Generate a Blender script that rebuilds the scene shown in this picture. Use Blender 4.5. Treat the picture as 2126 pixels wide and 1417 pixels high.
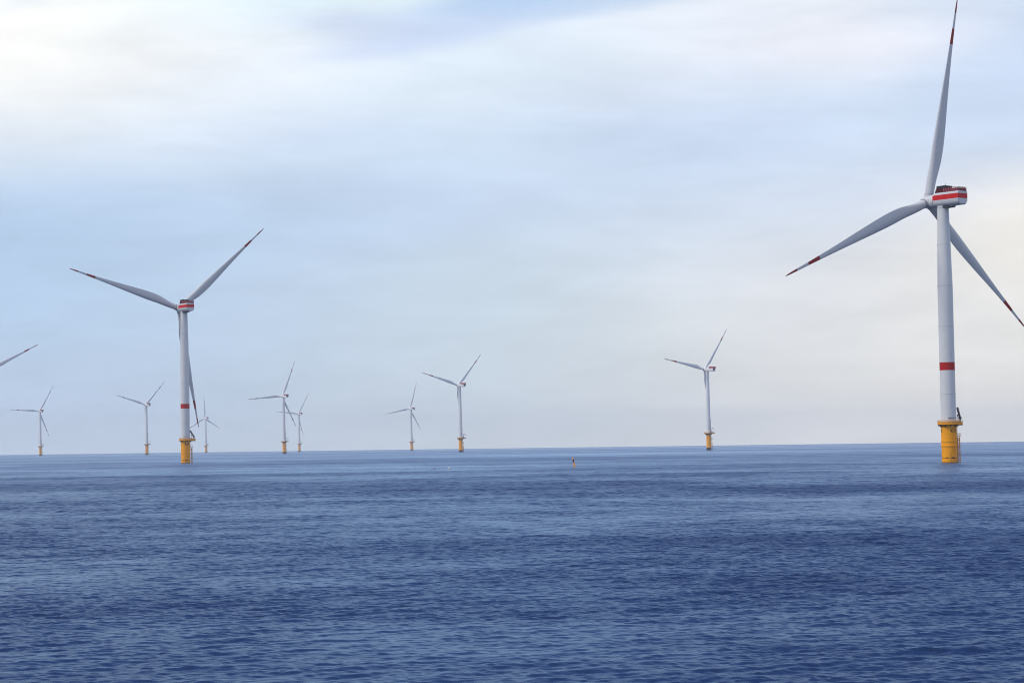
import bpy, bmesh, math, random
import numpy as np
from mathutils import Vector, Matrix, Quaternion

# ------------------------------------------------------------------ scene
for o in list(bpy.data.objects):
    bpy.data.objects.remove(o)
S = bpy.context.scene
COL = S.collection
R = math.radians
EYE = 8.53                      # height of the camera on the boat, metres
RE = 7.43e6                     # radius of the curved sea (with refraction)
SUN_EL, SUN_AZ = 42.0, -110.0   # sun: elevation, azimuth clockwise from +Y

# ------------------------------------------------------------------ camera
cd = bpy.data.cameras.new('camera')
cam = bpy.data.objects.new('camera', cd)
COL.objects.link(cam)
S.camera = cam
cd.sensor_width = 36.0
cd.lens = 4747.8 / 2126.0 * 36.0
cd.clip_start = 0.5
cd.clip_end = 90000.0
PITCH, ROLL = 0.04502, 0.01317
cF = Vector((0, math.cos(PITCH), math.sin(PITCH)))
cR0 = Vector((1, 0, 0))
cU0 = cR0.cross(cF)
cR = cR0 * math.cos(ROLL) - cU0 * math.sin(ROLL)
cU = cR0 * math.sin(ROLL) + cU0 * math.cos(ROLL)
cam.matrix_world = Matrix(((cR.x, cU.x, -cF.x, 0), (cR.y, cU.y, -cF.y, 0),
                           (cR.z, cU.z, -cF.z, EYE), (0, 0, 0, 1)))

# ------------------------------------------------------------------ world
def lin(c):
    return tuple((v / 255.0 / 12.92) if v <= 10 else ((v / 255.0 + 0.055) / 1.055) ** 2.4 for v in c)

W = bpy.data.worlds.new('World')
S.world = W
W.use_nodes = True
wn, wl = W.node_tree.nodes, W.node_tree.links
wn.clear()
SKY_STRENGTH = 0.1

def wnode(t, **k):
    n = wn.new(t)
    for a, b in k.items():
        setattr(n, a, b)
    return n

def setin(n, i, v):
    if hasattr(v, 'is_linked') or hasattr(v, 'links'):
        wl.new(v, n.inputs[i])
    else:
        n.inputs[i].default_value = v

def wmath(op, a, b=0.0, c=None, clamp=False):
    n = wnode('ShaderNodeMath', operation=op)
    n.use_clamp = clamp
    setin(n, 0, a)
    setin(n, 1, b)
    if c is not None:
        setin(n, 2, c)
    return n.outputs[0]

def wvec(op, a, b):
    n = wnode('ShaderNodeVectorMath', operation=op)
    setin(n, 0, a)
    if op == 'SCALE':
        setin(n, 3, b)
    else:
        setin(n, 1, b)
    return n

tc = wnode('ShaderNodeTexCoord')
nrm = wvec('NORMALIZE', tc.outputs['Generated'], (0, 0, 0)).outputs[0]
sep = wnode('ShaderNodeSeparateXYZ')
wl.new(nrm, sep.inputs[0])
az = wmath('ARCTAN2', sep.outputs[0], sep.outputs[1])
el = wmath('ARCSINE', sep.outputs[2])
# sky coordinates: 1 unit is about 12 degrees; v is up from the horizon
uu = wmath('MULTIPLY', az, 4.747)
vv = wmath('MULTIPLY', el, 4.747)
cmb = wnode('ShaderNodeCombineXYZ')
wl.new(uu, cmb.inputs[0]); wl.new(vv, cmb.inputs[1])
uv = cmb.outputs[0]

def wnoise(scale, detail, rough, stretch, rot=0.0, off=(0, 0, 0), dist=0.0):
    mp = wnode('ShaderNodeMapping')
    mp.inputs['Rotation'].default_value = (0, 0, rot)
    mp.inputs['Scale'].default_value = stretch
    mp.inputs['Location'].default_value = off
    wl.new(uv, mp.inputs[0])
    n = wnode('ShaderNodeTexNoise')
    n.inputs['Scale'].default_value = scale
    n.inputs['Detail'].default_value = detail
    n.inputs['Roughness'].default_value = rough
    n.inputs['Distortion'].default_value = dist
    wl.new(mp.outputs[0], n.inputs['Vector'])
    return n

# the bank of thin cloud: soft masses, each with a place in the sky and a colour
CLOUDS = [
 # x    y    r   g   b     sx   sy  tilt
 (40,   100, 255, 254, 250, 220, 120, .1),
 (230,  190, 252, 252, 251, 200,  70, .1),
 (60,   35, 226, 236, 247, 60,   12, .3),
 (120,  290, 222, 233, 245, 260,  60, .1),
 (520,  190, 232, 240, 250, 220,  90, .1),
 (500,  20, 228, 243, 250, 200,  50, .1),
 (730,  62, 200, 214, 242, 100,  18, -.03),
 (820,  100, 198, 213, 243, 110,  16, .14),
 (980,  62, 198, 214, 243, 120,  20, .16),
 (1080, 12, 180, 206, 238, 130,  18, .10),
 (1260, 14, 194, 214, 240, 130,  14, .12),
 (640,  12, 222, 240, 250, 120,  20, .1),
 (1000, 180, 222, 236, 248, 230,  60, .1),
 (1220, 100, 226, 237, 249, 220,  40, .14),
 (1620, 90, 238, 240, 248, 230,  60, .1),
 (1500, 32, 232, 238, 247, 160,  24, .1),
 (1780, 120, 238, 238, 246, 140,  40, .1),
 (1960, 30, 214, 227, 244, 120,  30, .1),
 (2080, 170, 202, 218, 242, 130, 100, .1),
 (150,  450, 180, 205, 235, 260,  80, .02),
 (100,  600, 178, 204, 234, 260, 110, .0),
 (420,  320, 210, 225, 243, 260,  60, .05),
 (600,  440, 190, 211, 238, 240,  70, .02),
 (560,  640, 190, 210, 233, 240, 120, .0),
 (700,  290, 202, 218, 244, 160,  30, .02),
 (1000, 330, 208, 226, 243, 220,  50, .02),
 (980,  420, 196, 214, 240, 240,  50, .02),
 (1380, 290, 200, 216, 242, 240,  70, .05),
 (1420, 190, 218, 230, 246, 240,  40, .05),
 (1750, 270, 208, 223, 243, 180,  80, .05),
 (1350, 460, 208, 222, 239, 240,  90, .0),
 (1000, 640, 201, 217, 230, 240, 110, .0),
 (1800, 420, 210, 220, 238, 160,  60, .05),
 (1650, 600, 226, 228, 233, 230, 100, .0),
 (2060, 510, 246, 241, 232, 150,  80, .0),
 (2000, 720, 237, 235, 230, 220, 100, .0),
 (1500, 780, 226, 229, 230, 260, 100, .0),
 (900,  830, 207, 221, 231, 300,  90, .0),
 (250,  830, 188, 210, 236, 300, 100, .0),
 (1900, 870, 255, 250, 240, 300,  60, .0),
 (900,  935, 222, 233, 238, 300,  45, .0),
 (250,  945, 206, 225, 244, 300,  45, .0),
 (1500, 925, 246, 246, 242, 260,  45, .0),
]
warp = wnoise(1.6, 3.0, 0.5, (1.0, 2.6, 1.0), R(-7), (3.1, 1.7, 0))
wofs = wvec('SUBTRACT', warp.outputs['Color'], (0.5, 0.5, 0.5)).outputs[0]
wofs = wvec('MULTIPLY', wofs, (0.22, 0.075, 0.0)).outputs[0]
uvw = wvec('ADD', uv, wofs).outputs[0]
csum = wsum = None
for (x, y, r, g, b, sx, sy, tl) in CLOUDS:
    u0 = (x - 1063) / 1000.0
    v0 = (923 + 0.0132 * (1063 - x) - y) / 1000.0
    d = wvec('SUBTRACT', uvw, (u0, v0, 0)).outputs[0]
    da = wvec('DOT_PRODUCT', d, (1000.0 / sx, 0, 0)).outputs['Value']
    db = wvec('DOT_PRODUCT', d, (-tl * 1000.0 / sy, 1000.0 / sy, 0)).outputs['Value']
    q = wmath('MULTIPLY_ADD', da, da, wmath('MULTIPLY', db, db))
    w = wmath('EXPONENT', wmath('MULTIPLY', q, -0.5))
    w = wmath('ADD', w, 1e-5)
    c = wvec('SCALE', lin((r, g, b)), w).outputs[0]
    csum = c if csum is None else wvec('ADD', csum, c).outputs[0]
    wsum = w if wsum is None else wmath('ADD', wsum, w)
ccol = wvec('SCALE', csum, wmath('DIVIDE', 1.0, wsum)).outputs[0]
# unseen dark blue band, added to deepen the water's reflection; bright overcast overhead
mr = wnode('ShaderNodeMapRange'); mr.interpolation_type = 'SMOOTHSTEP'
wl.new(el, mr.inputs['Value'])
mr.inputs['From Min'].default_value = 0.19; mr.inputs['From Max'].default_value = 0.36
mixz = wnode('ShaderNodeMix', data_type='RGBA')
wl.new(mr.outputs[0], mixz.inputs['Factor'])
wl.new(ccol, mixz.inputs['A'])
mixz.inputs['B'].default_value = (0.26, 0.40, 0.78, 1)
mr2 = wnode('ShaderNodeMapRange'); mr2.interpolation_type = 'SMOOTHSTEP'
wl.new(el, mr2.inputs['Value'])
mr2.inputs['From Min'].default_value = 0.60; mr2.inputs['From Max'].default_value = 1.0
mixh = wnode('ShaderNodeMix', data_type='RGBA')
wl.new(mr2.outputs[0], mixh.inputs['Factor'])
wl.new(mixz.outputs['Result'], mixh.inputs['A'])
mixh.inputs['B'].default_value = (1.04, 1.04, 1.06, 1)
# fine streaks and mottling of the cloud
st = wnoise(2.3, 6.0, 0.55, (1.0, 4.5, 1.0), R(-9), (0, 0, 0), 0.4)
st2 = wnoise(7.0, 5.0, 0.6, (1.0, 2.2, 1.0), R(-12), (5, 2, 0), 0.3)
f1 = wmath('MULTIPLY_ADD', wmath('SUBTRACT', st.outputs[0], 0.5), 0.23, 1.0)
f2 = wmath('MULTIPLY_ADD', wmath('SUBTRACT', st2.outputs[0], 0.5), 0.06, f1)
ccol2 = wvec('SCALE', mixh.outputs['Result'], f2).outputs[0]
ccol3 = wvec('SCALE', ccol2, 1.09 / SKY_STRENGTH).outputs[0]
sky = wnode('ShaderNodeTexSky')
sky.sky_type = 'NISHITA'
sky.sun_disc = False
sky.sun_elevation = R(SUN_EL)
sky.sun_rotation = R(SUN_AZ)
sky.air_density = 1.0
sky.dust_density = 1.5
cover = wmath('MULTIPLY_ADD', wmath('SUBTRACT', st.outputs[0], 0.5), 0.18, 0.93, clamp=True)
mixc = wnode('ShaderNodeMix', data_type='RGBA')
wl.new(cover, mixc.inputs['Factor'])
wl.new(sky.outputs[0], mixc.inputs['A'])
wl.new(ccol3, mixc.inputs['B'])
bg = wnode('ShaderNodeBackground')
bg.inputs['Strength'].default_value = SKY_STRENGTH
wl.new(mixc.outputs['Result'], bg.inputs['Color'])
wo = wnode('ShaderNodeOutputWorld')
wl.new(bg.outputs[0], wo.inputs['Surface'])
W.cycles.sampling_method = 'MANUAL'
W.cycles.sample_map_resolution = 1024

# ------------------------------------------------------------------ sun behind thin cloud
ld = bpy.data.lights.new('sun', 'SUN')
ld.energy = 1.9
ld.angle = R(12)
ld.color = (1.0, 0.94, 0.84)
sun = bpy.data.objects.new('sun', ld)
COL.objects.link(sun)
sd = Vector((math.sin(R(SUN_AZ)) * math.cos(R(SUN_EL)), math.cos(R(SUN_AZ)) * math.cos(R(SUN_EL)), math.sin(R(SUN_EL))))
sun.rotation_euler = sd.to_track_quat('Z', 'Y').to_euler()

# ------------------------------------------------------------------ exposure and render settings
S.view_settings.view_transform = 'Standard'
S.view_settings.look = 'None'
S.view_settings.exposure = 0.0
S.view_settings.gamma = 1.0
S.cycles.max_bounces = 6
S.cycles.diffuse_bounces = 3
S.cycles.glossy_bounces = 3
S.cycles.volume_bounces = 2
S.cycles.caustics_reflective = False
S.cycles.caustics_refractive = False
S.cycles.use_denoising = True
S.cycles.denoiser = 'OPENIMAGEDENOISE'
S.cycles.denoising_input_passes = 'RGB_ALBEDO_NORMAL'
S.cycles.denoising_prefilter = 'ACCURATE'
S.cycles.pixel_filter_type = 'BLACKMAN_HARRIS'
S.cycles.filter_width = 1.05

# ------------------------------------------------------------------ helpers
def tag(o, label=None, cat=None, group=None, kind=None):
    for k, v in (('label', label), ('category', cat), ('group', group), ('kind', kind)):
        if v:
            o[k] = v
    return o

def new_mat(name):
    m = bpy.data.materials.new(name)
    m.use_nodes = True
    return m, m.node_tree.nodes, m.node_tree.links, m.node_tree.nodes['Principled BSDF']

def paint(name, col, rough=0.45, var=0.10, scale=0.6, streak=0.0, grime=(0.25, 0.2, 0.15), metal=0.0, spec=0.3):
    """painted steel or glass fibre: slightly uneven tone and gloss, optional run-down streaks"""
    m, n, l, b = new_mat(name)
    t = n.new('ShaderNodeTexCoord')
    no = n.new('ShaderNodeTexNoise')
    no.inputs['Scale'].default_value = scale
    no.inputs['Detail'].default_value = 5
    l.new(t.outputs['Object'], no.inputs['Vector'])
    mix = n.new('ShaderNodeMix'); mix.data_type = 'RGBA'
    mix.inputs['A'].default_value = (*[c * (1 - var) for c in col], 1)
    mix.inputs['B'].default_value = (*[min(1, c * (1 + var)) for c in col], 1)
    l.new(no.outputs[0], mix.inputs['Factor'])
    out = mix.outputs['Result']
    if streak:
        mp = n.new('ShaderNodeMapping'); mp.inputs['Scale'].default_value = (1.7, 1.7, 0.10)
        l.new(t.outputs['Object'], mp.inputs[0])
        n2 = n.new('ShaderNodeTexNoise'); n2.inputs['Scale'].default_value = 1.0; n2.inputs['Detail'].default_value = 7
        l.new(mp.outputs[0], n2.inputs['Vector'])
        rp = n.new('ShaderNodeMapRange')
        rp.inputs['From Min'].default_value = 0.52; rp.inputs['From Max'].default_value = 0.75
        rp.inputs['To Max'].default_value = streak
        l.new(n2.outputs[0], rp.inputs['Value'])
        m2 = n.new('ShaderNodeMix'); m2.data_type = 'RGBA'
        l.new(rp.outputs[0], m2.inputs['Factor'])
        l.new(out, m2.inputs['A'])
        m2.inputs['B'].default_value = (*grime, 1)
        out = m2.outputs['Result']
    l.new(out, b.inputs['Base Color'])
    b.inputs['Roughness'].default_value = rough
    b.inputs['Metallic'].default_value = metal
    b.inputs['Specular IOR Level'].default_value = spec
    return m

M = {}
M['tower'] = paint('tower_grey_paint', (0.68, 0.68, 0.67), 0.5, 0.05, 0.35, 0.14, (0.40, 0.40, 0.39))
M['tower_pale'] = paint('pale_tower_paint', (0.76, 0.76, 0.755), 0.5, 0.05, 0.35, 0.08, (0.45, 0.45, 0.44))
M['blade'] = paint('blade_gelcoat', (0.58, 0.585, 0.59), 0.38, 0.04, 0.3)
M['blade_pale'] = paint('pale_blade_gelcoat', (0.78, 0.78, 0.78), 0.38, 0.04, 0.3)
M['red'] = paint('signal_red_paint', (0.46, 0.006, 0.006), 0.6, 0.12, 0.8, spec=0.12)
M['bladered'] = paint('blade_band_red', (0.33, 0.004, 0.005), 0.6, 0.12, 0.8, spec=0.15)
M['picket'] = paint('pale_red_uprights', (0.42, 0.12, 0.15), 0.6, 0.2, 2.0, spec=0.15)
M['stripe'] = paint('nacelle_red_paint', (0.60, 0.006, 0.004), 0.6, 0.08, 0.8, spec=0.12)
M['darkred'] = paint('dark_red_mesh', (0.15, 0.003, 0.012), 0.65, 0.2, 2.0, spec=0.1)
M['yellow'] = paint('traffic_yellow_paint', (1.0, 0.385, 0.0), 0.6, 0.06, 0.9, 0.25, (0.66, 0.24, 0.002), spec=0.10)
M['rail'] = paint('railing_yellow_paint', (0.70, 0.30, 0.02), 0.5, 0.1, 2.0)
M['black'] = paint('black_coating', (0.006, 0.007, 0.012), 0.55, 0.2, 1.0)
M['cowl'] = paint('cowl_dark_red', (0.07, 0.002, 0.006), 0.65, 0.2, 2.0, spec=0.1)
M['cooler'] = paint('cooler_black', (0.008, 0.008, 0.013), 0.5, 0.2, 1.5)
M['crane'] = paint('crane_dark_grey', (0.035, 0.045, 0.07), 0.45, 0.15, 1.5)
M['steel'] = paint('galvanised_grey', (0.33, 0.35, 0.38), 0.45, 0.12, 1.5)
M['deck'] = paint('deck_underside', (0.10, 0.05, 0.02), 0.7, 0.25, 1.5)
M['seam'] = paint('flange_grey', (0.44, 0.45, 0.46), 0.5, 0.05, 1.0)
M['white'] = paint('white_paint', (0.75, 0.76, 0.76), 0.45, 0.05, 1.0)
M['gap'] = paint('dark_gap', (0.03, 0.03, 0.04), 0.7, 0.1, 1.0)
M['orange'] = paint('buoy_orange', (0.95, 0.36, 0.04), 0.5, 0.15, 2.0)
M['buoyred'] = paint('buoy_red', (0.36, 0.02, 0.03), 0.5, 0.15, 2.0)
M['cream'] = paint('buoy_cream', (0.82, 0.74, 0.45), 0.45, 0.1, 2.0)

def stained_yellow():
    """yellow paint with the black growth and rust marks at the tide line"""
    m = paint('yellow_pile_paint', (1.0, 0.385, 0.0), 0.6, 0.06, 0.9, 0.25, (0.66, 0.24, 0.002), spec=0.10)
    n, l = m.node_tree.nodes, m.node_tree.links
    b = n['Principled BSDF']
    src = b.inputs['Base Color'].links[0].from_socket
    t = n.new('ShaderNodeTexCoord')
    sp = n.new('ShaderNodeSeparateXYZ'); l.new(t.outputs['Object'], sp.inputs[0])
    def mth(op, a, bb=0.0, clamp=False):
        k = n.new('ShaderNodeMath'); k.operation = op; k.use_clamp = clamp
        for i, v in ((0, a), (1, bb)):
            if isinstance(v, (int, float)):
                k.inputs[i].default_value = v
            else:
                l.new(v, k.inputs[i])
        return k.outputs[0]
    def mix(f, a, c):
        k = n.new('ShaderNodeMix'); k.data_type = 'RGBA'
        l.new(f, k.inputs['Factor']); l.new(a, k.inputs['A']); k.inputs['B'].default_value = (*c, 1)
        return k.outputs['Result']
    no = n.new('ShaderNodeTexNoise'); no.inputs['Scale'].default_value = 0.55; no.inputs['Detail'].default_value = 4
    l.new(t.outputs['Object'], no.inputs['Vector'])
    mp = n.new('ShaderNodeMapping'); mp.inputs['Scale'].default_value = (1.2, 1.2, 3.5)
    l.new(t.outputs['Object'], mp.inputs[0])
    n3 = n.new('ShaderNodeTexNoise'); n3.inputs['Scale'].default_value = 1.0; n3.inputs['Detail'].default_value = 5
    l.new(mp.outputs[0], n3.inputs['Vector'])
    # thickness of the growth line wanders round the pile
    dz = mth('ABSOLUTE', mth('SUBTRACT', sp.outputs[2], 1.75))
    th = mth('MULTIPLY', mth('SUBTRACT', no.outputs[0], 0.44), 3.4, True)
    th = mth('ADD', mth('MULTIPLY', th, 0.55), 0.05)
    f = mth('MULTIPLY', mth('SUBTRACT', th, dz), 9.0, True)
    f = mth('MULTIPLY', f, mth('MULTIPLY', mth('SUBTRACT', n3.outputs[0], 0.30), 6.0, True))
    # lowest half metre: turns brownish towards the waterline
    lo = mth('MULTIPLY', mth('SUBTRACT', 0.55, sp.outputs[2]), 2.2, True)
    c1 = mix(mth('MULTIPLY', lo, 0.75), src, (0.20, 0.09, 0.006))
    # rust bleeding below fittings
    rs = mth('MULTIPLY', mth('SUBTRACT', n3.outputs[0], 0.60), 4.0, True)
    c1 = mix(mth('MULTIPLY', rs, 0.45), c1, (0.30, 0.09, 0.006))
    c2 = mix(f, c1, (0.010, 0.008, 0.010))
    l.new(c2, b.inputs['Base Color'])
    return m

M['pile'] = stained_yellow()

class MB:
    """gathers shapes into one mesh"""
    def __init__(self):
        self.v, self.f, self.m, self.s = [], [], [], []
    def add(self, vs, fs, mat=0, smooth=False):
        o = len(self.v)
        self.v += [tuple(p) for p in vs]
        for k, f in enumerate(fs):
            self.f.append(tuple(i + o for i in f))
            self.m.append(mat[k] if isinstance(mat, list) else mat)
            self.s.append(smooth)
        return self
    def box(self, c, s, mat=0, rot=None):
        x, y, z = s[0] / 2, s[1] / 2, s[2] / 2
        vs = [Vector((i * x, j * y, k * z)) for k in (-1, 1) for j in (-1, 1) for i in (-1, 1)]
        if rot is not None:
            vs = [rot @ p for p in vs]
        vs = [p + Vector(c) for p in vs]
        return self.add(vs, [(0, 2, 3, 1), (4, 5, 7, 6), (0, 1, 5, 4), (2, 6, 7, 3), (0, 4, 6, 2), (1, 3, 7, 5)], mat)
    def tube(self, a, b, r, n=8, r2=None, mat=0, caps=True):
        a, b = Vector(a), Vector(b)
        d = (b - a).normalized()
        k = Vector((0, 0, 1)) if abs(d.z) < 0.9 else Vector((1, 0, 0))
        e1 = d.cross(k).normalized(); e2 = d.cross(e1)
        r2 = r if r2 is None else r2
        vs = []
        for p, q in ((a, r), (b, r2)):
            for i in range(n):
                t = 2 * math.pi * i / n
                vs.append(p + (e1 * math.cos(t) + e2 * math.sin(t)) * q)
        fs = [(i, i + n, (i + 1) % n + n, (i + 1) % n) for i in range(n)]
        self.add(vs, fs, mat, True)
        if caps:
            self.add(vs, [tuple(range(n)), tuple(reversed(range(n, 2 * n)))], mat)
        return self
    def lathe(self, prof, n=48, axis='z', mats=None, caps=True, arc=None):
        """prof: list of (radius, height); mats: material per band"""
        vs = []
        for (r, h) in prof:
            for i in range(n):
                t = 2 * math.pi * i / n
                c, s = r * math.cos(t), r * math.sin(t)
                vs.append((c, s, h) if axis == 'z' else (h, c, s))
        fs, ms = [], []
        for k in range(len(prof) - 1):
            for i in range(n):
                j = (i + 1) % n
                fs.append((k * n + i, k * n + j, (k + 1) * n + j, (k + 1) * n + i))
                ms.append(mats[k] if mats else 0)
        self.add(vs, fs, ms, True)
        if caps:
            self.add(vs[:n], [tuple(reversed(range(n)))], mats[0] if mats else 0)
            self.add(vs[-n:], [tuple(range(n))], mats[-1] if mats else 0)
        return self
    def path(self, pts, r, n=8, mat=0):
        for a, b in zip(pts[:-1], pts[1:]):
            self.tube(a, b, r, n, mat=mat)
        return self
    def mesh(self, name, mats):
        me = bpy.data.meshes.new(name)
        me.from_pydata(self.v, [], self.f)
        for m in mats:
            me.materials.append(M[m])
        me.polygons.foreach_set('material_index', self.m)
        me.polygons.foreach_set('use_smooth', self.s)
        me.update()
        bm = bmesh.new(); bm.from_mesh(me)
        bmesh.ops.remove_doubles(bm, verts=bm.verts, dist=1e-4)
        bmesh.ops.recalc_face_normals(bm, faces=bm.faces)
        for e in bm.edges:
            if len(e.link_faces) == 2 and e.calc_face_angle(0) > R(38):
                e.smooth = False
        bm.to_mesh(me); bm.free()
        return me

def link(name, me, parent=None, mat=None):
    o = bpy.data.objects.new(name, me)
    COL.objects.link(o)
    if parent is not None:
        o.parent = parent
    if mat is not None:
        o.matrix_basis = mat
    return o

# ------------------------------------------------------------------ the sea: one curved sheet with real waves
rng = np.random.default_rng(11)

def vnoise(x, y, seed):
    """smooth value noise in 0..1"""
    g = np.random.default_rng(seed).random((256, 256))
    xi, yi = np.floor(x).astype(np.int64), np.floor(y).astype(np.int64)
    fx, fy = x - xi, y - yi
    fx = fx * fx * fx * (fx * (fx * 6 - 15) + 10); fy = fy * fy * fy * (fy * (fy * 6 - 15) + 10)
    a = g[xi & 255, yi & 255]; b = g[(xi + 1) & 255, yi & 255]
    c = g[xi & 255, (yi + 1) & 255]; d = g[(xi + 1) & 255, (yi + 1) & 255]
    return (a * (1 - fx) + b * fx) * (1 - fy) + (c * (1 - fx) + d * fx) * fy

def build_sea():
    rows = [0.0]
    r = 2.0
    while r < 13600:
        rows.append(r)
        if r < 55: d = 1.5
        elif r < 76: d = 0.5
        elif r < 120: d = 0.11
        elif r < 420: d = 0.11 + 0.12 * (r - 120) / 300.0
        elif r < 1700: d = 0.23 * (r / 420.0) ** 2
        else: d = r / 60.0
        r += d
    rows = np.array(rows[1:])
    half = 0.42
    dense = np.concatenate([np.linspace(-half, -0.25, 150)[:-1], np.linspace(-0.25, 0.25, 900), np.linspace(0.25, half, 150)[1:]])
    coarse = np.linspace(half, 2 * math.pi - half, 70)[1:-1]
    azs = np.concatenate([dense, coarse])
    nr, na = len(rows), len(azs)
    RR, AA = np.meshgrid(rows, azs, indexing='ij')
    X, Y = RR * np.sin(AA), RR * np.cos(AA)
    ds = np.gradient(rows)[:, None] * np.ones_like(AA)
    ds[:, len(dense):] = np.maximum(ds[:, len(dense):], 0.09 * RR[:, len(dense):])
    # gust patches and slicks: how lively the ripples are
    wd = R(292)                         # the way the wind blows (world angle)
    ca, sa = math.cos(R(14)), math.sin(R(14))
    U, V = X * ca + Y * sa, -X * sa + Y * ca
    pat = np.zeros_like(X)
    for (sx, sy, w, sd_) in ((900, 420, 0.75, 1), (330, 170, 0.75, 2), (110, 70, 0.6, 3), (38, 30, 0.5, 4), (13, 11, 0.45, 5), (5, 5, 0.35, 6)):
        f = np.clip(sy / ds / 2.0 - 0.5, 0, 1)
        pat += w * f * (vnoise(U / sx + 37.3, V / sy + 11.7, sd_) - 0.5)
    # broad slicks and gust bands lying across the swell
    w0 = 0.5 + vnoise(U / 160 + 5.1, V / 400 + 2.2, 9)
    for (yc, yw, k) in ((330, 75, -0.34), (720, 170, 0.26), (1500, 300, -0.2), (168, 14, -0.14), (205, 14, 0.12)):
        pat += k * w0 * np.exp(-((Y + 0.05 * X - yc) / yw) ** 2)
    pat = np.clip(0.5 + pat * 0.8, 0.0, 1.0)
    live = 0.42 + 1.05 * pat
    Z = np.zeros_like(X)
    lost = np.zeros_like(X)
    ncomp = 96
    lam = np.exp(np.linspace(math.log(0.30), math.log(9.0), ncomp)) * rng.uniform(0.95, 1.05, ncomp)
    for L in lam:
        spread = R(38) if L < 3 else R(34)
        a = wd + rng.normal(0, spread)
        slope = 0.27 * math.sqrt(2.0 / ncomp) * (1.0 if L < 0.7 else (0.7 / L) ** 0.62)
        k = 2 * math.pi / L
        amp = slope / k
        w = np.clip((L / ds - 2.2) / 2.0, 0, 1)
        ph = rng.uniform(0, 2 * math.pi)
        arg = k * (X * math.cos(a) + Y * math.sin(a)) + ph
        sel = w > 0
        if sel.any():
            Z[sel] += (amp * w * live)[sel] * np.sin(arg[sel])
        lost += 0.5 * (1 - w * w) * slope ** 2
    Z -= RR ** 2 / (2 * RE)
    lost = 0.27 * np.sqrt(lost) * (0.15 + 1.7 * pat)
    n0 = nr * na
    co = np.empty((n0 + 1, 3), np.float32)
    co[:n0, 0] = X.ravel(); co[:n0, 1] = Y.ravel(); co[:n0, 2] = Z.ravel()
    co[n0] = (0, 0, 0)
    i = np.arange(nr - 1)[:, None] * na
    j = np.arange(na)[None, :]; jn = (j + 1) % na
    q = np.stack([i + j, i + na + j, i + na + jn, i + jn], -1).reshape(-1, 4)
    q = q[:, ::-1]
    tri = np.stack([np.full(na, n0), (np.arange(na) + 1) % na, np.arange(na)], -1)
    me = bpy.data.meshes.new('sea')
    nq, nt = len(q), len(tri)
    me.vertices.add(n0 + 1)
    me.vertices.foreach_set('co', co.ravel())
    me.loops.add(nq * 4 + nt * 3)
    me.loops.foreach_set('vertex_index', np.concatenate([q.ravel(), tri.ravel()]).astype(np.int32))
    me.polygons.add(nq + nt)
    me.polygons.foreach_set('loop_start', np.concatenate([np.arange(nq) * 4, nq * 4 + np.arange(nt) * 3]).astype(np.int32))
    me.polygons.foreach_set('use_smooth', np.ones(nq + nt, bool))
    at = me.attributes.new('fine_slope', 'FLOAT', 'POINT')
    at.data.foreach_set('value', np.append(lost.ravel(), 0.1).astype(np.float32))
    at = me.attributes.new('lively', 'FLOAT', 'POINT')
    at.data.foreach_set('value', np.append(pat.ravel(), 0.5).astype(np.float32))
    me.update(calc_edges=True)
    me.validate()
    # water
    m, n, l, b = new_mat('sea_water')
    a1 = n.new('ShaderNodeAttribute'); a1.attribute_name = 'fine_slope'
    a2 = n.new('ShaderNodeAttribute'); a2.attribute_name = 'lively'
    def mth(op, x, y=0.0):
        k = n.new('ShaderNodeMath'); k.operation = op
        for ii, vv_ in ((0, x), (1, y)):
            if isinstance(vv_, (int, float)):
                k.inputs[ii].default_value = vv_
            else:
                l.new(vv_, k.inputs[ii])
        return k.outputs[0]
    # ripples too small for the mesh act as gloss: alpha = 1.41 * rms slope
    n.remove(b)
    s2 = mth('ADD', mth('POWER', a1.outputs['Fac'], 2.0), 0.0011)
    alpha = mth('MULTIPLY', mth('SQRT', s2), 1.41)
    gl = n.new('ShaderNodeBsdfGlossy')
    gl.distribution = 'GGX'
    gl.inputs['Color'].default_value = (0.605, 0.775, 0.96, 1)
    l.new(mth('SQRT', alpha), gl.inputs['Roughness'])
    df = n.new('ShaderNodeBsdfDiffuse')
    df.inputs['Color'].default_value = (0.002, 0.014, 0.064, 1)
    fr = n.new('ShaderNodeFresnel')
    fr.inputs['IOR'].default_value = 1.333
    mx = n.new('ShaderNodeMixShader')
    # a rough sea hides its own flattest facets: reflection never reaches the mirror value
    cap = n.new('ShaderNodeMapRange')
    cap.inputs['From Min'].default_value = 0.0; cap.inputs['From Max'].default_value = 1.0
    cap.inputs['To Min'].default_value = 0.80; cap.inputs['To Max'].default_value = 0.36
    l.new(a2.outputs['Fac'], cap.inputs['Value'])
    ff = mth('MULTIPLY', fr.outputs[0], cap.outputs[0])
    l.new(ff, mx.inputs[0]); l.new(df.outputs[0], mx.inputs[1]); l.new(gl.outputs[0], mx.inputs[2])
    l.new(mx.outputs[0], n['Material Output'].inputs['Surface'])
    t = n.new('ShaderNodeTexCoord')
    mp = n.new('ShaderNodeMapping'); mp.inputs['Rotation'].default_value = (0, 0, R(40)); mp.inputs['Scale'].default_value = (1.0, 2.2, 1.0)
    l.new(t.outputs['Object'], mp.inputs[0])
    no = n.new('ShaderNodeTexNoise'); no.inputs['Scale'].default_value = 3.6; no.inputs['Detail'].default_value = 3; no.inputs['Roughness'].default_value = 0.6
    l.new(mp.outputs[0], no.inputs['Vector'])
    bp = n.new('ShaderNodeBump'); bp.inputs['Distance'].default_value = 0.035
    l.new(mth('MULTIPLY', a2.outputs['Fac'], 1.0), bp.inputs['Strength'])
    l.new(no.outputs[0], bp.inputs['Height'])
    l.new(bp.outputs[0], gl.inputs['Normal']); l.new(bp.outputs[0], fr.inputs['Normal'])
    me.materials.append(m)
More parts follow.
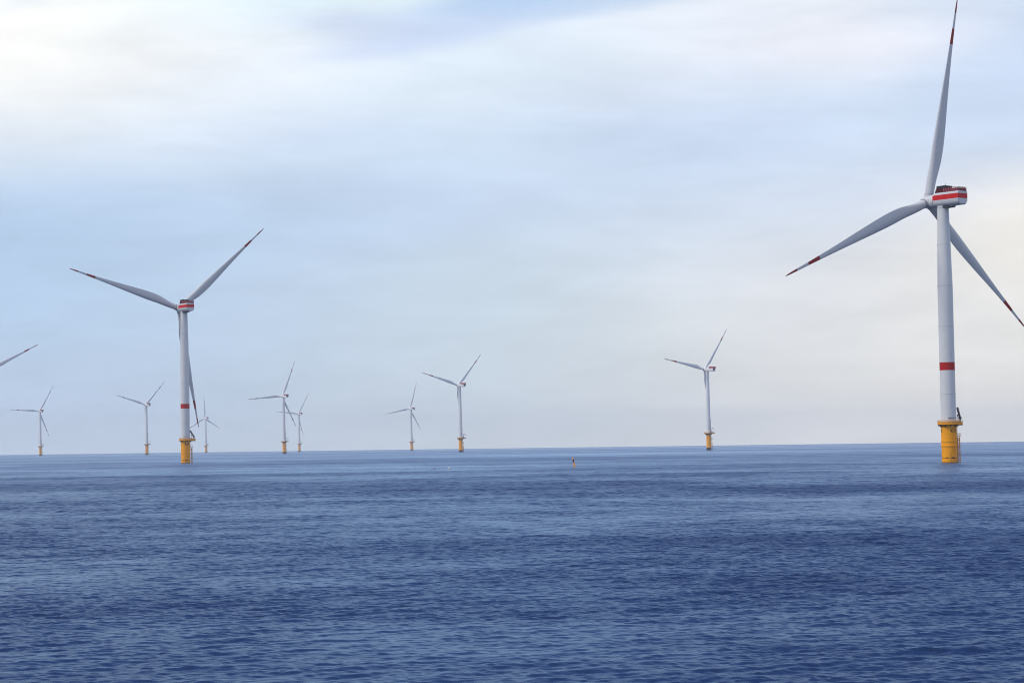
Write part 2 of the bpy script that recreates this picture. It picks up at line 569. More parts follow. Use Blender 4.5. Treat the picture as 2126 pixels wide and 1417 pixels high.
    return tag(link('sea', me), kind='structure')

build_sea()

# ------------------------------------------------------------------ turbine pieces
def blade_mesh(name, rad, chords, mats, red, twist0, prebend):
    """rad: rotor radius; chords: (r, chord); red: list of (r0, r1). +Z span, +X leading edge, +Y downwind"""
    rs = sorted(set([1.2, 2.0, 3.0, 4.5, 6.0, 7.5, 9, 10.5, 12, 14, 16, 18, 20, 23, 26, 30, 34, 38, 42, 46, 50, 54, 58, 62, 66, 70, 73] + [v for p in red for v in p] + [rad - 1.2, rad - 0.4, rad]))
    rs = [r for r in rs if r <= rad]
    cr, cc = zip(*chords)
    n = 24
    vs, fs, ms = [], [], []
    for r in rs:
        q = r / rad
        c = float(np.interp(r, cr, cc))
        tc_ = float(np.interp(q, (0, .055, .10, .15, .21, .30, .5, .8, 1), (1, 1, .78, .54, .40, .31, .23, .18, .16)))
        w = float(np.interp(q, (0, .055, .21), (1, 1, 0)))
        w = w * w * (3 - 2 * w)
        p = 0.5 * w + 0.32 * (1 - w)
        tw = R(float(np.interp(q, (0, .1, .25, .5, 1), (twist0, twist0, twist0 * .6, twist0 * .25, 1.0))))
        for i in range(n):
            t = 2 * math.pi * i / n
            x = 0.5 * (1 + math.cos(t))                      # 1 = trailing edge
            sgn = 1 if t < math.pi else -1
            yt = 5 * tc_ * (0.2969 * math.sqrt(x) - 0.126 * x - 0.3516 * x * x + 0.2843 * x ** 3 - 0.1036 * x ** 4)
            ya = sgn * yt + 0.10 * x * (1 - x)
            yc = 0.5 * tc_ * math.sin(t)
            y = w * yc + (1 - w) * ya
            px, py = (p - x) * c, y * c
            X = px * math.cos(tw) + py * math.sin(tw)
            Yy = -px * math.sin(tw) + py * math.cos(tw)
            vs.append((X, Yy - prebend * q * q, r))
    for k in range(len(rs) - 1):
        mid = 0.5 * (rs[k] + rs[k + 1])
        mt = 1 if any(a < mid < b for a, b in red) else 0
        for i in range(n):
            j = (i + 1) % n
            fs.append((k * n + i, k * n + j, (k + 1) * n + j, (k + 1) * n + i)); ms.append(mt)
    mb = MB().add(vs, fs, ms, True)
    mb.add(vs[-n:], [tuple(range(n))], 1)
    mb.add(vs[:n], [tuple(range(n))], 0)
    return mb.mesh(name, mats)

def loft(mb, stations, levels, matfun, capmats=True):
    """stations: (x, list of half-widths, list of heights); closed skin with strip caps"""
    nl = levels
    rings = []
    for (x, ws, zs) in stations:
        ring = [(x, ws[i], zs[i]) for i in range(nl)] + [(x, -ws[i], zs[i]) for i in reversed(range(nl))]
        rings.append(ring)
    n = 2 * nl
    vs = [p for r in rings for p in r]
    fs, ms = [], []
    for k in range(len(rings) - 1):
        for i in range(n):
            j = (i + 1) % n
            fs.append((k * n + i, k * n + j, (k + 1) * n + j, (k + 1) * n + i))
            lev = i if i < nl - 1 else (n - 2 - i if nl <= i < n - 1 else (nl - 1 if i == nl - 1 else 0))
            ms.append(matfun(lev if i != nl - 1 and i != n - 1 else -1))
    mb.add(vs, fs, ms, True)
    for base in (0, (len(rings) - 1) * n):
        for i in range(nl - 1):
            a, b_ = base + i, base + i + 1
            c, d = base + n - 2 - i, base + n - 1 - i
            mb.add([vs[a], vs[b_], vs[c], vs[d]], [(0, 1, 2, 3)], matfun(i))

# ----- type A: the two near turbines (grey, red tower ring, red striped nacelle)
HA, OA, CA, RA = 95.56, 7.056, 0.0071, 76.0
HB, OB, CB, RB = 90.02, 4.618, 0.0976, 60.0
TILT = 0.1202
ACCESS = R(20)                  # the side of the pile with ladder, landing and crane

def foundation_A():
    mb = MB()
    mb.lathe([(2.76, -4), (2.76, 0), (2.76, 5.9), (2.98, 5.92), (2.98, 6.28), (2.82, 6.32), (2.82, 7.45), (2.90, 7.5), (2.90, 8.15),
              (2.82, 8.2), (2.82, 13.6), (2.95, 13.62), (2.95, 13.98)], 64)
    # vertical cable pipe
    a = R(-58)
    mb.tube((3.0 * math.cos(a), 3.0 * math.sin(a), -2), (3.0 * math.cos(a), 3.0 * math.sin(a), 13.6), 0.085, 6, mat=1)
    for z in (0.9, 3.2, 5.6, 8.6, 11.0):
        mb.box((2.86 * math.cos(a), 2.86 * math.sin(a), z), (0.35, 0.22, 0.12), 1, Matrix.Rotation(a, 3, 'Z'))
    for z0, aa in ((3.9, R(-66)), (1.1, R(-50))):
        mb.box((2.80 * math.cos(aa), 2.80 * math.sin(aa), z0), (0.16, 0.5, 0.14), 1, Matrix.Rotation(aa, 3, 'Z'))
    for aa in (R(-95), R(-91)):
        mb.tube((2.80 * math.cos(aa), 2.80 * math.sin(aa), -2), (2.80 * math.cos(aa), 2.80 * math.sin(aa), 3.9), 0.05, 6, mat=1)
    return mb.mesh('foundation', ['pile', 'rail'])

def boat_landing(ztop, mats, zsplit=None):
    """two fender tubes with a ladder between them, standing off the pile (local +X outwards)"""
    mb = MB()
    segs = [(-3.0, ztop, 0)] if zsplit is None else [(-3.0, zsplit, 1), (zsplit, ztop, 0)]
    for s in (-0.75, 0.75):
        for a, b, mt in segs:
            mb.tube((3.92, s, a), (3.92, s, b), 0.2, 10, mat=mt)
        for z in (0.9, 3.3, 5.6, 8.1):
            if z < ztop:
                mb.tube((2.7, s * .8, z), (3.92, s, z), 0.12, 8, mat=(1 if zsplit and z < zsplit else 0))
    for s in (-0.24, 0.24):
        mb.tube((3.72, s, -1.5), (3.72, s, ztop), 0.05, 6, mat=0)
    z = 0.2
    while z < ztop:
        mb.tube((3.72, -0.24, z), (3.72, 0.24, z), 0.035, 6)
        z += 0.42
    for z in (0.9, 3.3, 5.6, 8.1):
        if z < ztop:
            mb.tube((3.92, -0.75, z), (3.92, 0.75, z), 0.09, 8)
    return mb.mesh('boat_landing', mats)

def ladder(z0, z1, x, mats):
    mb = MB()
    for s in (-0.26, 0.26):
        mb.tube((x, s, z0), (x, s, z1), 0.055, 6)
    z = z0 + 0.3
    while z < z1:
        mb.tube((x, -0.26, z), (x, 0.26, z), 0.035, 6)
        z += 0.42
    z = z0 + 0.6
    while z < z1:
        for s in (-0.26, 0.26):
            mb.tube((x - 0.5, s, z), (x, s, z), 0.04, 6)
        z += 2.2
    # safety hoops
    z = z0 + 2.3
    while z < z1 - 0.3:
        pts = [(x + 0.75 * math.sin(t), 0.38 * math.cos(t), z) for t in np.linspace(0, math.pi, 7)]
        mb.path(pts, 0.03, 5)
        z += 0.9
    return mb.mesh('ladder', mats)

def rest_platform(z, mats):
    mb = MB()
    mb.box((3.55, 0, z), (1.75, 2.0, 0.22), 0)
    for p in ((2.95, -1), (4.4, -1), (4.4, 0), (4.4, 1), (2.95, 1)):
        mb.tube((p[0], p[1] * 0.96, z), (p[0], p[1] * 0.96, z + 1.15), 0.045, 6)
    for h in (0.4, 0.78, 1.15):
        mb.path([(2.95, -.96, z + h), (4.4, -.96, z + h), (4.4, .96, z + h), (2.95, .96, z + h)], 0.04, 6)
    mb.tube((2.8, -.7, z - 1.2), (4.1, -.7, z - .1), 0.08, 6)
    mb.tube((2.8, .7, z - 1.2), (4.1, .7, z - .1), 0.08, 6)
    return mb.mesh('rest_platform', mats)

def deck_outline(rad, ext, hw):
    a0 = math.asin(hw / rad)
    pts = [(ext, -hw), (ext, hw)]
    for t in np.linspace(a0, 2 * math.pi - a0, 22):
        pts.append((rad * math.cos(t), rad * math.sin(t)))
    return pts

def platform_mesh(z, rad, ext, hw, thick, mats, inner, cone=0.0):
    mb = MB()
    o = deck_outline(rad, ext, hw)
    n = len(o)
    top = [(x, y, z) for x, y in o]; bot = [(x, y, z - thick) for x, y in o]
    mb.add(top, [tuple(range(n))], 0)
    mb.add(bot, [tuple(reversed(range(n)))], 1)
    mb.add(top + bot, [(i, (i + 1) % n, n + (i + 1) % n, n + i) for i in range(n)], 0)
    # brackets under the deck
    for k in range(10):
        t = 2 * math.pi * (k + .5) / 10
        c, s = math.cos(t), math.sin(t)
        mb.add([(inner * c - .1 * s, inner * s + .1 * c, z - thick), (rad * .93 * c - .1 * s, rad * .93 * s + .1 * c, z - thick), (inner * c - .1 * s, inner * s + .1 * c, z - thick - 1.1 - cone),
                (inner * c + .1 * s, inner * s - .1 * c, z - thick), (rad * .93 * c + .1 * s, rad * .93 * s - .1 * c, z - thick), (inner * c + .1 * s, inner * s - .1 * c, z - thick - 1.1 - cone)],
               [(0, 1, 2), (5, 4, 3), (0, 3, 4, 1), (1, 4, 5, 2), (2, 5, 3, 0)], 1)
    for s in (-1, 1):
        mb.box(((inner + ext) / 2, s * hw * .8, z - thick - .18), (ext - inner, 0.16, 0.34), 1)
    # small lamps hung from the rim
    for t in (R(195), R(150), R(-20), R(-110)):
        mb.tube((rad * .97 * math.cos(t), rad * .97 * math.sin(t), z - thick), (rad * .97 * math.cos(t), rad * .97 * math.sin(t), z - thick - .75), 0.11, 6, mat=2)
    return mb.mesh('platform', mats)

def railing_mesh(z, rad, ext, hw, mats, h=1.15, kick=0.45):
    mb = MB()
    o = deck_outline(rad - .08, ext - .08, hw - .08)
    dense = []
    for a, b in zip(o, o[1:] + o[:1]):
        d = math.hypot(b[0] - a[0], b[1] - a[1]); k = max(1, round(d / 1.15))
        for i in range(k):
            dense.append((a[0] + (b[0] - a[0]) * i / k, a[1] + (b[1] - a[1]) * i / k))
    for x, y in dense:
        mb.tube((x, y, z), (x, y, z + h), 0.055, 6)
    for hh in (h, h * .68):
        mb.path([(x, y, z + hh) for x, y in o] + [(o[0][0], o[0][1], z + hh)], 0.05, 6)
    n = len(o)
    lo = [(x, y, z + .01) for x, y in o]; hi = [(x, y, z + kick) for x, y in o]
    mb.add(lo + hi, [(i, (i + 1) % n, n + (i + 1) % n, n + i) for i in range(n)], 0)
    return mb.mesh('railing', mats)

def davit_A():
    z = 14.2
    mb = MB()
    mb.tube((5.6, -0.75, z), (5.6, -0.75, z + 1.7), 0.30, 10, mat=1)
    mb.box((5.55, -0.75, z + 1.9), (0.9, 0.8, 0.8), 0)
    a, b = Vector((5.6, -0.75, z + 1.9)), Vector((1.9, -2.65, z + 5.5))
    d = (b - a); L = d.length
    rot = d.to_track_quat('Z', 'Y').to_matrix()
    mb.box((a + b) / 2, (0.62, 0.70, L), 0, rot)
    mb.tube(a + Vector((0.45, 0, 0.2)), a + d * 0.55 + Vector((0.3, 0, 0.15)), 0.12, 8, mat=1)
    mb.box(b, (0.5, 0.4, 0.5), 0, rot)
    mb.tube(b + Vector((0, 0, -.2)), b + Vector((-.1, 0, -1.4)), 0.04, 6)
    return mb.mesh('davit_crane', ['crane', 'steel'])

def lantern(z, mats):
    mb = MB()
    mb.tube((3.52, -1.28, z), (3.52, -1.28, z + 2.6), 0.10, 8, mat=0)
    mb.tube((3.52, -1.28, z + 2.6), (3.52, -1.28, z + 3.05), 0.22, 10, mat=1)
    mb.tube((3.52, -1.28, z + 3.05), (3.52, -1.28, z + 3.2), 0.22, 10, 0.05, mat=1)
    return mb.mesh('lantern', mats)

def tower_A():
    mb = MB()
    prof = [(2.80, 13.98), (2.80, 14.5), (2.74, 14.52), (2.74, 33.4), (2.74, 36.3), (2.73, 50), (2.74, 60), (2.72, 64), (2.55, 71), (2.40, 79), (2.22, 86), (2.08, 91.6), (2.08, 93.2)]
    mats = [0] * (len(prof) - 1)
    mats[3] = 1
    mb.lathe(prof, 72, mats=mats)
    for z, r in ((24.6, 2.74), (49.2, 2.73), (64.0, 2.72), (79.0, 2.40)):
        mb.lathe([(r - .02, z), (r + .035, z + .02), (r + .035, z + .16), (r - .02, z + .18)], 72, mats=[2, 2, 2], caps=False)
    return mb.mesh('tower', ['tower', 'red', 'seam'])

def tower_fittings():
    """row of small dark fittings and cable round the foot of the tower"""
    mb = MB()
    pts = [(2.80 * math.cos(t), 2.80 * math.sin(t), 16.2) for t in np.linspace(R(-98), R(-22), 14)]
    mb.path(pts, 0.07, 6)
    for t in (-98, -84, -62, -40, -22):
        c, s = math.cos(R(t)), math.sin(R(t))
        mb.box((2.82 * c, 2.82 * s, 16.2), (0.3, 0.42, 0.26), 0, Matrix.Rotation(R(t), 3, 'Z'))
    return mb.mesh('cable_tray', ['crane'])

def door_mesh(rad, z, ang, mats):
    mb = MB()
    c, s = math.cos(ang), math.sin(ang)
    mb.box((rad * c, rad * s, z + 1.15), (0.22, 1.0, 2.2), 0, Matrix.Rotation(ang, 3, 'Z'))
    mb.box((rad * 1.03 * c, rad * 1.03 * s, z + 2.42), (0.5, 1.3, 0.1), 0, Matrix.Rotation(ang, 3, 'Z'))
    return mb.mesh('door', mats)

def marking(word):
    """black characters lying on the curved wall of the pile, """
    cu = bpy.data.curves.new('t', 'FONT')
    cu.body = word
    cu.size = 1.6
    cu.space_character = 1.08
    cu.align_x = 'CENTER'
    cu.offset = 0.045
    cu.resolution_u = 3
    ob = bpy.data.objects.new('t', cu)
    COL.objects.link(ob)
    dg = bpy.context.evaluated_depsgraph_get()
    me = bpy.data.meshes.new_from_object(ob.evaluated_get(dg))
    bpy.data.objects.remove(ob)
    src = [v.co.copy() for v in me.vertices]
    fs = [tuple(p.vertices) for p in me.polygons]
    bpy.data.meshes.remove(me)
    mb = MB()
    rad = 2.865
    for c in (-62,):
        mb.add([(rad * math.cos(R(c) + v.x / rad), rad * math.sin(R(c) + v.x / rad), 11.0 + v.y) for v in src], fs, 0)
    return mb.mesh('pile_number', ['black'])

def nacelle_A():
    mb = MB()
    zs = [-2.62, -2.50, -2.1, -1.35, -0.36, 1.44, 1.95, 2.22, 2.30]
    full = [1.10, 1.62, 2.20, 2.58, 2.70, 2.70, 2.66, 2.52, 2.30]
    rear2 = [1.0, 1.45, 2.0, 2.40, 2.52, 2.55, 2.50, 2.36, 2.15]
    front = [1.00, 1.50, 2.05, 2.42, 2.56, 2.50, 2.30, 2.10, 1.9]
    zf = [-2.55, -2.40, -2.0, -1.3, -0.36, 1.44, 1.90, 2.15, 2.22]
    zr = [-2.30, -2.18, -1.85, -1.2, -0.34, 1.42, 1.92, 2.15, 2.22]
    loft(mb, [(-9.45, rear2, zr), (-9.1, full, zs), (-8.9, full, zs), (-2, full, zs), (1.4, full, zs), (2.7, front, zf)], 9,
         lambda i: 1 if i == 4 else 0)
    # keel and yaw housing under the floor
    mb.box((-1.4, 0, -2.86), (5.8, 3.4, 0.62), 2)
    mb.box((-4.7, 0, -2.72), (0.9, 2.4, 0.3), 0)
    mb.tube((0, 0, -3.1), (0, 0, -2.4), 2.16, 32, mat=0)
    mb.tube((2.4, 0, 0), (3.2, 0, .1), 2.2, 32, mat=2)
    return mb.mesh('nacelle', ['blade', 'stripe', 'gap'])

def roof_railing(x0, x1, hw, z, h, mats, posts=0.75, slope=0.0):
    """solid-looking mesh guard with a picket of uprights and a kick board"""
    mb = MB()
    o = [(x0, -hw), (x1, -hw), (x1, hw), (x0, hw)]
    for a, b in zip(o, o[1:] + o[:1]):
        d = math.hypot(b[0] - a[0], b[1] - a[1]); k = max(1, round(d / posts))
        for i in range(k):
            x, y = a[0] + (b[0] - a[0]) * i / k, a[1] + (b[1] - a[1]) * i / k
            mb.box((x, y, z + h / 2), (0.2, 0.2, h), 1)
        ang = math.atan2(b[1] - a[1], b[0] - a[0])
        cx, cy = (a[0] + b[0]) / 2, (a[1] + b[1]) / 2
        rt = Matrix.Rotation(ang, 3, 'Z')
        for hh in (h, h * .72, h * .45):
            mb.box((cx, cy, z + hh), (d + .05, 0.11, 0.11), 0, rt)
        mb.box((cx, cy, z + h * .40), (d, 0.05, h * .62), 0, rt)
    return mb.mesh('roof_railing', mats)

def cooler_A():
    mb = MB()
    # wedge-fronted red cowl and black cooler on it
    y = 2.15
    mb.add([(1.9, -y, 2.2), (-2.9, -y, 2.2), (-2.9, -y, 3.9), (1.15, -y, 4.0), (1.9, y, 2.2), (-2.9, y, 2.2), (-2.9, y, 3.9), (1.15, y, 4.0)],
           [(0, 1, 2, 3), (7, 6, 5, 4), (0, 3, 7, 4), (3, 2, 6, 7), (2, 1, 5, 6), (1, 0, 4, 5)], 1)
    mb.box((-0.95, 0, 4.38), (3.9, 4.2, 0.85), 0)
    for k in range(7):
        mb.box((-2.6 + k * .55, -2.13, 4.38), (0.10, 0.06, 0.80), 0)
    mb.tube((1.0, -1.6, 4.0), (0.7, -1.6, 4.95), 0.08, 6)
    mb.tube((-2.5, 1.2, 4.8), (-2.5, 1.2, 5.5), 0.07, 6)
    return mb.mesh('cooler', ['cooler', 'cowl'])

def hub_mesh(r0, rc, back, nose, root_r, mats, dirs):
    """spinner turned about local X, with three root collars"""
    mb = MB()
    prof = [(r0, -back), (r0 * 1.02, -back + .2), (r0 * 1.02, -back * .55), (rc, -back * .5), (rc * 1.02, 0.0)]
    for t in np.linspace(0.15, 1, 9):
        prof.append((max(0.02, rc * 1.02 * math.sqrt(max(0, 1 - t ** 2.3))), nose * t))
    mats_i = [0] * (len(prof) - 1)
    mats_i[2] = 1
    mb.lathe(prof, 48, 'x', mats_i)
    for q in dirs:
        d = Vector((0, math.sin(q), math.cos(q)))
        mb.tube(d * 0.6, d * (rc * 1.12), root_r * 1.12, 32)
        mb.tube(d * (rc * 1.12), d * (rc * 1.12 + .12), root_r * 1.03, 32, mat=1)
    return mb.mesh('hub', mats)

# ----- type B: the smaller, farther turbines (white box nacelle, red deck on the tail)
def foundation_B():
    mb = MB()
    mb.lathe([(2.62, -4), (2.62, 2.8), (2.62, 2.82), (2.62, 9.5), (2.66, 9.52), (2.66, 9.9), (2.62, 9.92), (2.55, 17.6)], 40,
             mats=[1, 1, 0, 0, 0, 0, 0])
    a = R(-60)
    mb.tube((2.7 * math.cos(a), 2.7 * math.sin(a), 2.6), (2.7 * math.cos(a), 2.7 * math.sin(a), 17.5), 0.08, 6, mat=0)
    for z, aa in ((7.6, -55), (7.6, -70), (16.4, -120), (16.2, -20)):
        mb.box((2.7 * math.cos(R(aa)), 2.7 * math.sin(R(aa)), z), (0.4, 0.6, 0.5), 2, Matrix.Rotation(R(aa), 3, 'Z'))
    return mb.mesh('foundation', ['yellow', 'black', 'crane'])

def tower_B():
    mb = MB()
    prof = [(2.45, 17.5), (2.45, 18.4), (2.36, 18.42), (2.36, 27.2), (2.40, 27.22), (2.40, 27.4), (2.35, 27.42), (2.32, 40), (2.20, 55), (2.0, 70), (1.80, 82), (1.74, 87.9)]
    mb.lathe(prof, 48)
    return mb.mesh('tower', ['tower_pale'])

def crane_B():
    z = 18.9
    mb = MB()
    pts = [(4.1, 0.2, z), (4.1, 0.2, z + 3.9)]
    for t in np.linspace(0, R(150), 7):
        pts.append((4.1 + 1.5 - 1.5 * math.cos(t), 0.2, z + 3.9 + 1.5 * math.sin(t)))
    mb.path(pts, 0.26, 8)
    mb.box((4.2, 0.2, z + 1.0), (1.0, 0.9, 1.3), 0)
    mb.tube(pts[-1], (pts[-1][0] + .1, .2, pts[-1][2] - 1.6), 0.14, 6)
    return mb.mesh('davit_crane', ['crane'])

def nacelle_B():
    mb = MB()
    zs = [-2.15, -2.0, -1.5, -0.35, 1.0, 1.35, 1.45]
    ws = [1.55, 1.78, 1.98, 2.02, 2.02, 1.9, 1.7]
    wf = [1.25, 1.45, 1.66, 1.70, 1.70, 1.55, 1.35]
    wr = [1.45, 1.68, 1.88, 1.95, 1.95, 1.85, 1.65]
    loft(mb, [(-10.5, wr, zs), (-10.2, ws, zs), (0.8, ws, zs), (2.45, wf, zs)], 7, lambda i: 0)
    mb.tube((0, 0, -2.7), (0, 0, -2.0), 1.8, 28)
    return mb.mesh('nacelle', ['blade_pale'])

def tail_radiator():
    mb = MB()
    mb.box((-10.62, 0, 0.42), (0.30, 3.5, 1.75), 0)
    for k in range(8):
        mb.box((-10.80, -1.6 + k * .457, 0.42), (0.1, 0.09, 1.7), 1)
    return mb.mesh('radiator', ['cooler', 'gap'])

def heli_deck():
    mb = MB()
    mb.box((-7.6, 0, 1.58), (6.7, 4.3, 0.22), 0)
    o = [(-10.95, -2.15), (-4.25, -2.15), (-4.25, 2.15), (-10.95, 2.15)]
    for a, b in zip(o, o[1:] + o[:1]):
        d = math.hypot(b[0] - a[0], b[1] - a[1]); ang = math.atan2(b[1] - a[1], b[0] - a[0])
        rt = Matrix.Rotation(ang, 3, 'Z')
        c = ((a[0] + b[0]) / 2, (a[1] + b[1]) / 2)
        mb.box((c[0], c[1], 2.35), (d, 0.06, 1.2), 0, rt)
        for hh in (2.98, 3.3):
            mb.box((c[0], c[1], hh), (d, 0.09, 0.09), 0, rt)
        k = max(2, round(d / 1.1))
        for i in range(k):
            mb.box((a[0] + (b[0] - a[0]) * i / k, a[1] + (b[1] - a[1]) * i / k, 2.5), (0.12, 0.12, 1.65), 0)
    return mb.mesh('helicopter_deck', ['hoist'])

M['hoist'] = paint('hoist_deck_red', (0.36, 0.006, 0.055), 0.6, 0.2, 1.5, spec=0.1)

def tower_door_gear():
    mb = MB()
    for t, z, s in ((-40, 19.6, (0.7, 0.9, 1.2)), (-42, 24.6, (0.5, 0.7, 0.9))):
        c, q = math.cos(R(t)), math.sin(R(t))
        mb.box((2.65 * c, 2.65 * q, z), s, 0, Matrix.Rotation(R(t), 3, 'Z'))
    c, q = math.cos(R(-8)), math.sin(R(-8))
    mb.tube((2.55 * c, 2.55 * q, 18.5), (2.55 * c, 2.55 * q, 34.5), 0.16, 6)
    return mb.mesh('cable_duct', ['crane'])

DIRS = (0, 2 * math.pi / 3, 4 * math.pi / 3)
CH_A = [(0, 3.3), (5, 3.35), (9, 3.9), (14, 4.6), (19, 5.05), (24, 5.0), (30, 4.45), (38, 3.6), (46, 2.7), (54, 1.95), (60, 1.5), (66, 1.1), (72, .82), (75.2, .45), (76, .16)]
CH_B = [(0, 2.3), (3.5, 2.3), (6, 2.6), (10, 3.8), (12.5, 4.2), (15, 4.0), (20, 3.4), (30, 2.5), (40, 1.8), (48, 1.3), (55, .92), (59.4, .45), (60, .18)]

ME_A = dict(
    foundation=foundation_A(), boat_landing=boat_landing(9.0, ['rail', 'rail']), ladder=ladder(9.5, 14.2, 3.3, ['rail']),
    rest_platform=rest_platform(9.45, ['rail']),
    platform=platform_mesh(14.2, 4.05, 6.6, 1.15, 0.42, ['yellow', 'deck', 'black'], 2.82),
    railing=railing_mesh(14.2, 4.05, 6.6, 1.15, ['rail'], 1.15, 0.6), davit_crane=davit_A(), lantern=lantern(14.2, ['white', 'black']),
    tower=tower_A(), cable_tray=tower_fittings(), door=door_mesh(2.74, 14.3, R(20), ['steel']),
    nacelle=nacelle_A(), roof_railing=roof_railing(-9.0, -2.7, 2.45, 2.2, 1.55, ['darkred', 'picket']), cooler=cooler_A(),
    hub=hub_mesh(2.42, 2.30, 4.1, 2.6, 1.7, ['blade', 'gap'], DIRS),
    blade=blade_mesh('blade', RA, CH_A, ['blade', 'bladered'], [(58.5, 64.3), (70.1, 76.1)], 15, 0.0))
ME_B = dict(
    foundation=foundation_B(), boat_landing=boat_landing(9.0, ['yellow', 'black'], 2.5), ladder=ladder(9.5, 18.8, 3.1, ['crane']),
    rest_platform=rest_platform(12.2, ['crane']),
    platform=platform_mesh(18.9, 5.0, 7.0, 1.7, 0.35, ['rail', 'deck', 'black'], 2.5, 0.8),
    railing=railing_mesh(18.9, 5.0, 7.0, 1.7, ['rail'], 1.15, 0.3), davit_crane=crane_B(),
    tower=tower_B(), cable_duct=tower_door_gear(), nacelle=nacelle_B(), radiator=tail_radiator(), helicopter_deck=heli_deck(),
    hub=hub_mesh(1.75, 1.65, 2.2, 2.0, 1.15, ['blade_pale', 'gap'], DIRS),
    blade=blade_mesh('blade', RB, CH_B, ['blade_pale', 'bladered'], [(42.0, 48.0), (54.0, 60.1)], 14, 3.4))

def turbine(kind, az_, dist, psi, theta, label, group, word=None, access=ACCESS):
    zr2 = Matrix.Rotation(access, 4, 'Z')
    me = ME_A if kind == 'A' else ME_B
    H, O, C = (HA, OA, CA) if kind == 'A' else (HB, OB, CB - 0.0567)
    psi, th = R(psi), R(theta)
    root = bpy.data.objects.new('wind_turbine', None)
    COL.objects.link(root)
    root.empty_display_size = 5
    up = (Vector((0, 0, 1)) - Vector((math.cos(az_), -math.sin(az_), 0)) * 0.00464).normalized()
    q = Vector((0, 0, 1)).rotation_difference(up)
    root.rotation_euler = q.to_euler()
    root.location = (dist * math.sin(az_), dist * math.cos(az_), -dist * dist / (2 * RE))
    tag(root, label, 'wind turbine', group)
    fo = link('foundation', me['foundation'], root)
    link('boat_landing', me['boat_landing'], fo, zr2)
    link('ladder', me['ladder'], fo, zr2)
    link('rest_platform', me['rest_platform'], fo, zr2)
    if word:
        mk = marking(word)
        for k in range(3):                   # painted three times round the pile
            link('pile_number', mk, fo, Matrix.Rotation(R(120 * k), 4, 'Z'))
    pl = link('platform', me['platform'], root, Matrix.Rotation(R(40), 4, 'Z') if kind == 'A' else zr2)
    link('railing', me['railing'], pl)
    link('davit_crane', me['davit_crane'], pl)
    if kind == 'A':
        link('lantern', me['lantern'], pl)
    tw = link('tower', me['tower'], root)
    if kind == 'A':
        link('cable_tray', me['cable_tray'], tw)
        link('door', me['door'], tw)
    else:
        link('cable_duct', me['cable_duct'], tw, Matrix.Rotation(access - ACCESS, 4, 'Z'))
    nm = Matrix.Translation((0, 0, H)) @ Matrix.Rotation(psi, 4, 'Z')
    if kind == 'B':
        nm = Matrix.Translation((0, 0, H - OB * math.sin(TILT) * .4)) @ Matrix.Rotation(psi, 4, 'Z') @ Matrix.Rotation(R(-2.5), 4, 'Y')
    na = link('nacelle', me['nacelle'], root, nm)
    if kind == 'A':
        link('roof_railing', me['roof_railing'], na)
        link('cooler', me['cooler'], na)
    else:
        link('radiator', me['radiator'], na)
        link('helicopter_deck', me['helicopter_deck'], na)
    dh = Vector((math.cos(psi), math.sin(psi), 0))
    a = dh * math.cos(TILT) + Vector((0, 0, math.sin(TILT)))
    u = (Vector((0, 0, 1)) - a * a.z).normalized()
    s = a.cross(u)
    c0 = Vector((0, 0, H - O * math.sin(TILT))) + a * O
    def mat(X, Y, Z, o):
        return Matrix(((X.x, Y.x, Z.x, o.x), (X.y, Y.y, Z.y, o.y), (X.z, Y.z, Z.z, o.z), (0, 0, 0, 1)))
    z0 = u * math.cos(th) + s * math.sin(th)
    link('hub', me['hub'], root, mat(a, z0.cross(a), z0, c0))
    for k in range(3):
        qq = th + k * 2 * math.pi / 3
        d = u * math.cos(qq) + s * math.sin(qq)
        X = -(s * math.cos(qq) - u * math.sin(qq))
        Z = d * math.cos(C) + a * math.sin(C)
        link('blade', me['blade'], root, mat(X, Z.cross(X), Z, c0))
    return root

GA = 'two large grey turbines with red tower rings'
GB = 'smaller white turbines farther out in the wind farm'
turbine('A', 0.18815, 844.6, 127.95, 6.99, 'largest wind turbine, numbered K15 on its yellow pile, at the right edge of the sea', GA, 'K15')
turbine('A', -0.14222, 1421.1, 122.52, 47.40, 'grey turbine with a red tower ring on the left, one blade hanging behind its tower', GA, 'K08')
turbine('B', 0.08518, 2558.1, 131.88, 40.24, 'white turbine standing alone right of the middle, left of the largest turbine', GB)
turbine('B', -0.02300, 3071.2, 130.43, 45.39, 'white turbine just left of the middle, the taller and nearer of that pair', GB)
turbine('B', -0.09978, 3601.5, 130.65, 24.49, 'white turbine whose blade crosses the blades of the fainter turbine close behind it', GB)
turbine('B', -0.09321, 5446.2, 133.70, 34.69, 'faint small white turbine close behind and right of a bigger white one', GB)
turbine('B', -0.04444, 4924.0, 132.36, 18.77, 'small white turbine left of the middle pair, one blade nearly upright', GB)
turbine('B', -0.13349, 6000.3, 130.35, -2.75, 'tiniest pale turbine, peeping out right of the red-ringed tower on the left', GB)
turbine('B', -0.15878, 4155.6, 131.81, 45.90, 'white turbine left of the red-ringed tower, two blades raised in a wide V', GB)
turbine('B', -0.20374, 4711.6, 128.12, 31.93, 'white turbine near the left edge with one blade held level', GB)
turbine('B', -0.22354, 2282.0, 131.30, 66.61, 'turbine cut off by the left edge, only one red-tipped blade showing', GB, access=R(200))

# ------------------------------------------------------------------ buoys
def sea_point(px, py):
    d = cF * 4747.8 + cR * (px - 1063.0) - cU * (py - 708.5)
    t = EYE / -d.z
    for _ in range(4):
        r2 = (d.x * t) ** 2 + (d.y * t) ** 2
        t = (EYE + r2 / (2 * RE)) / -d.z
    return Vector((d.x * t, d.y * t, EYE + d.z * t))

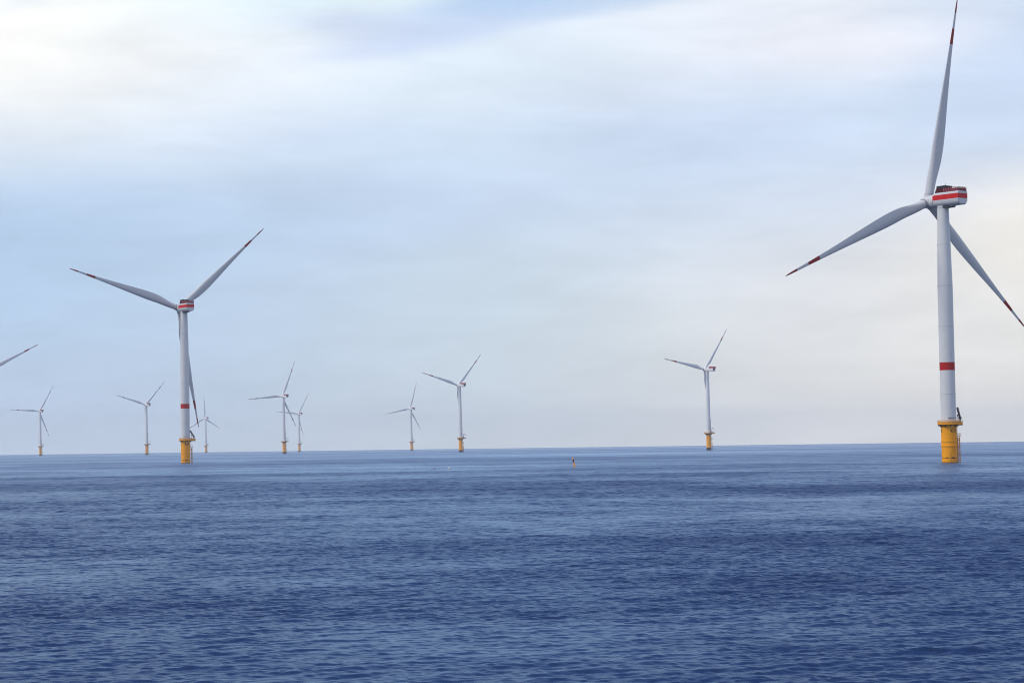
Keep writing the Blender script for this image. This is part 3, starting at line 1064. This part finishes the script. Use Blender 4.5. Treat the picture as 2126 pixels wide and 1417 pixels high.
def spar_buoy():
    p = sea_point(1193.3, 969.8)
    root = bpy.data.objects.new('spar_buoy', None); COL.objects.link(root)
    root.location = p
    root.rotation_euler = (R(5), R(-11.5), 0)
    tag(root, 'leaning orange and black spar buoy floating left of the lone white turbine', 'buoy')
    link('shaft', MB().lathe([(0.30, -1.5), (0.30, 1.75), (0.27, 1.8), (0.25, 2.25), (0.24, 2.3), (0.21, 2.85), (0.2, 2.9)], 20, mats=[0, 0, 1, 1, 2, 2]).mesh('shaft', ['orange', 'buoyred', 'black']), root)
    link('top_mark', MB().lathe([(0.10, 2.9), (0.30, 2.98), (0.34, 3.25), (0.30, 3.5), (0.08, 3.6)], 16).mesh('top_mark', ['orange']), root)

def float_buoy(px, py, rad, mat, label, name='marker_float'):
    p = sea_point(px, py)
    root = bpy.data.objects.new(name, None); COL.objects.link(root)
    root.location = p
    tag(root, label, 'buoy', 'small marker floats adrift on the sea')
    prof = [(max(.02, rad * math.sin(t)), rad * .7 - rad * math.cos(t)) for t in np.linspace(0.05, math.pi - 0.05, 15)]
    link('body', MB().lathe(prof, 24).mesh('body', [mat]), root)
    e = MB()
    pts = [(0.0, rad * .25 * math.cos(t), rad * 1.7 + rad * .25 * math.sin(t)) for t in np.linspace(-.6, math.pi + .6, 9)]
    e.path(pts, rad * .07, 6)
    link('lifting_eye', e.mesh('lifting_eye', ['steel']), root)

spar_buoy()
float_buoy(931.7, 972.6, 0.36, 'cream', 'round cream yellow float on the open water below the middle turbines')
float_buoy(901.6, 973.4, 0.22, 'buoyred', 'tiny dark red float left of the cream yellow float')

# ------------------------------------------------------------------ haze over the water
def haze(density):
    mb = MB()
    mb.box((0, 0, 80.0), (28400, 28400, 200.0))
    M['haze'] = bpy.data.materials.new('haze_air')
    m = M['haze']; m.use_nodes = True
    n, l = m.node_tree.nodes, m.node_tree.links
    n.clear()
    v = n.new('ShaderNodeVolumePrincipled')
    v.inputs['Color'].default_value = (0.97, 0.975, 0.965, 1)
    v.inputs['Density'].default_value = density
    v.inputs['Anisotropy'].default_value = 0.35
    o = n.new('ShaderNodeOutputMaterial')
    l.new(v.outputs[0], o.inputs['Volume'])
    tag(link('haze', mb.mesh('haze', ['haze'])), kind='stuff')

haze(6.8e-5)
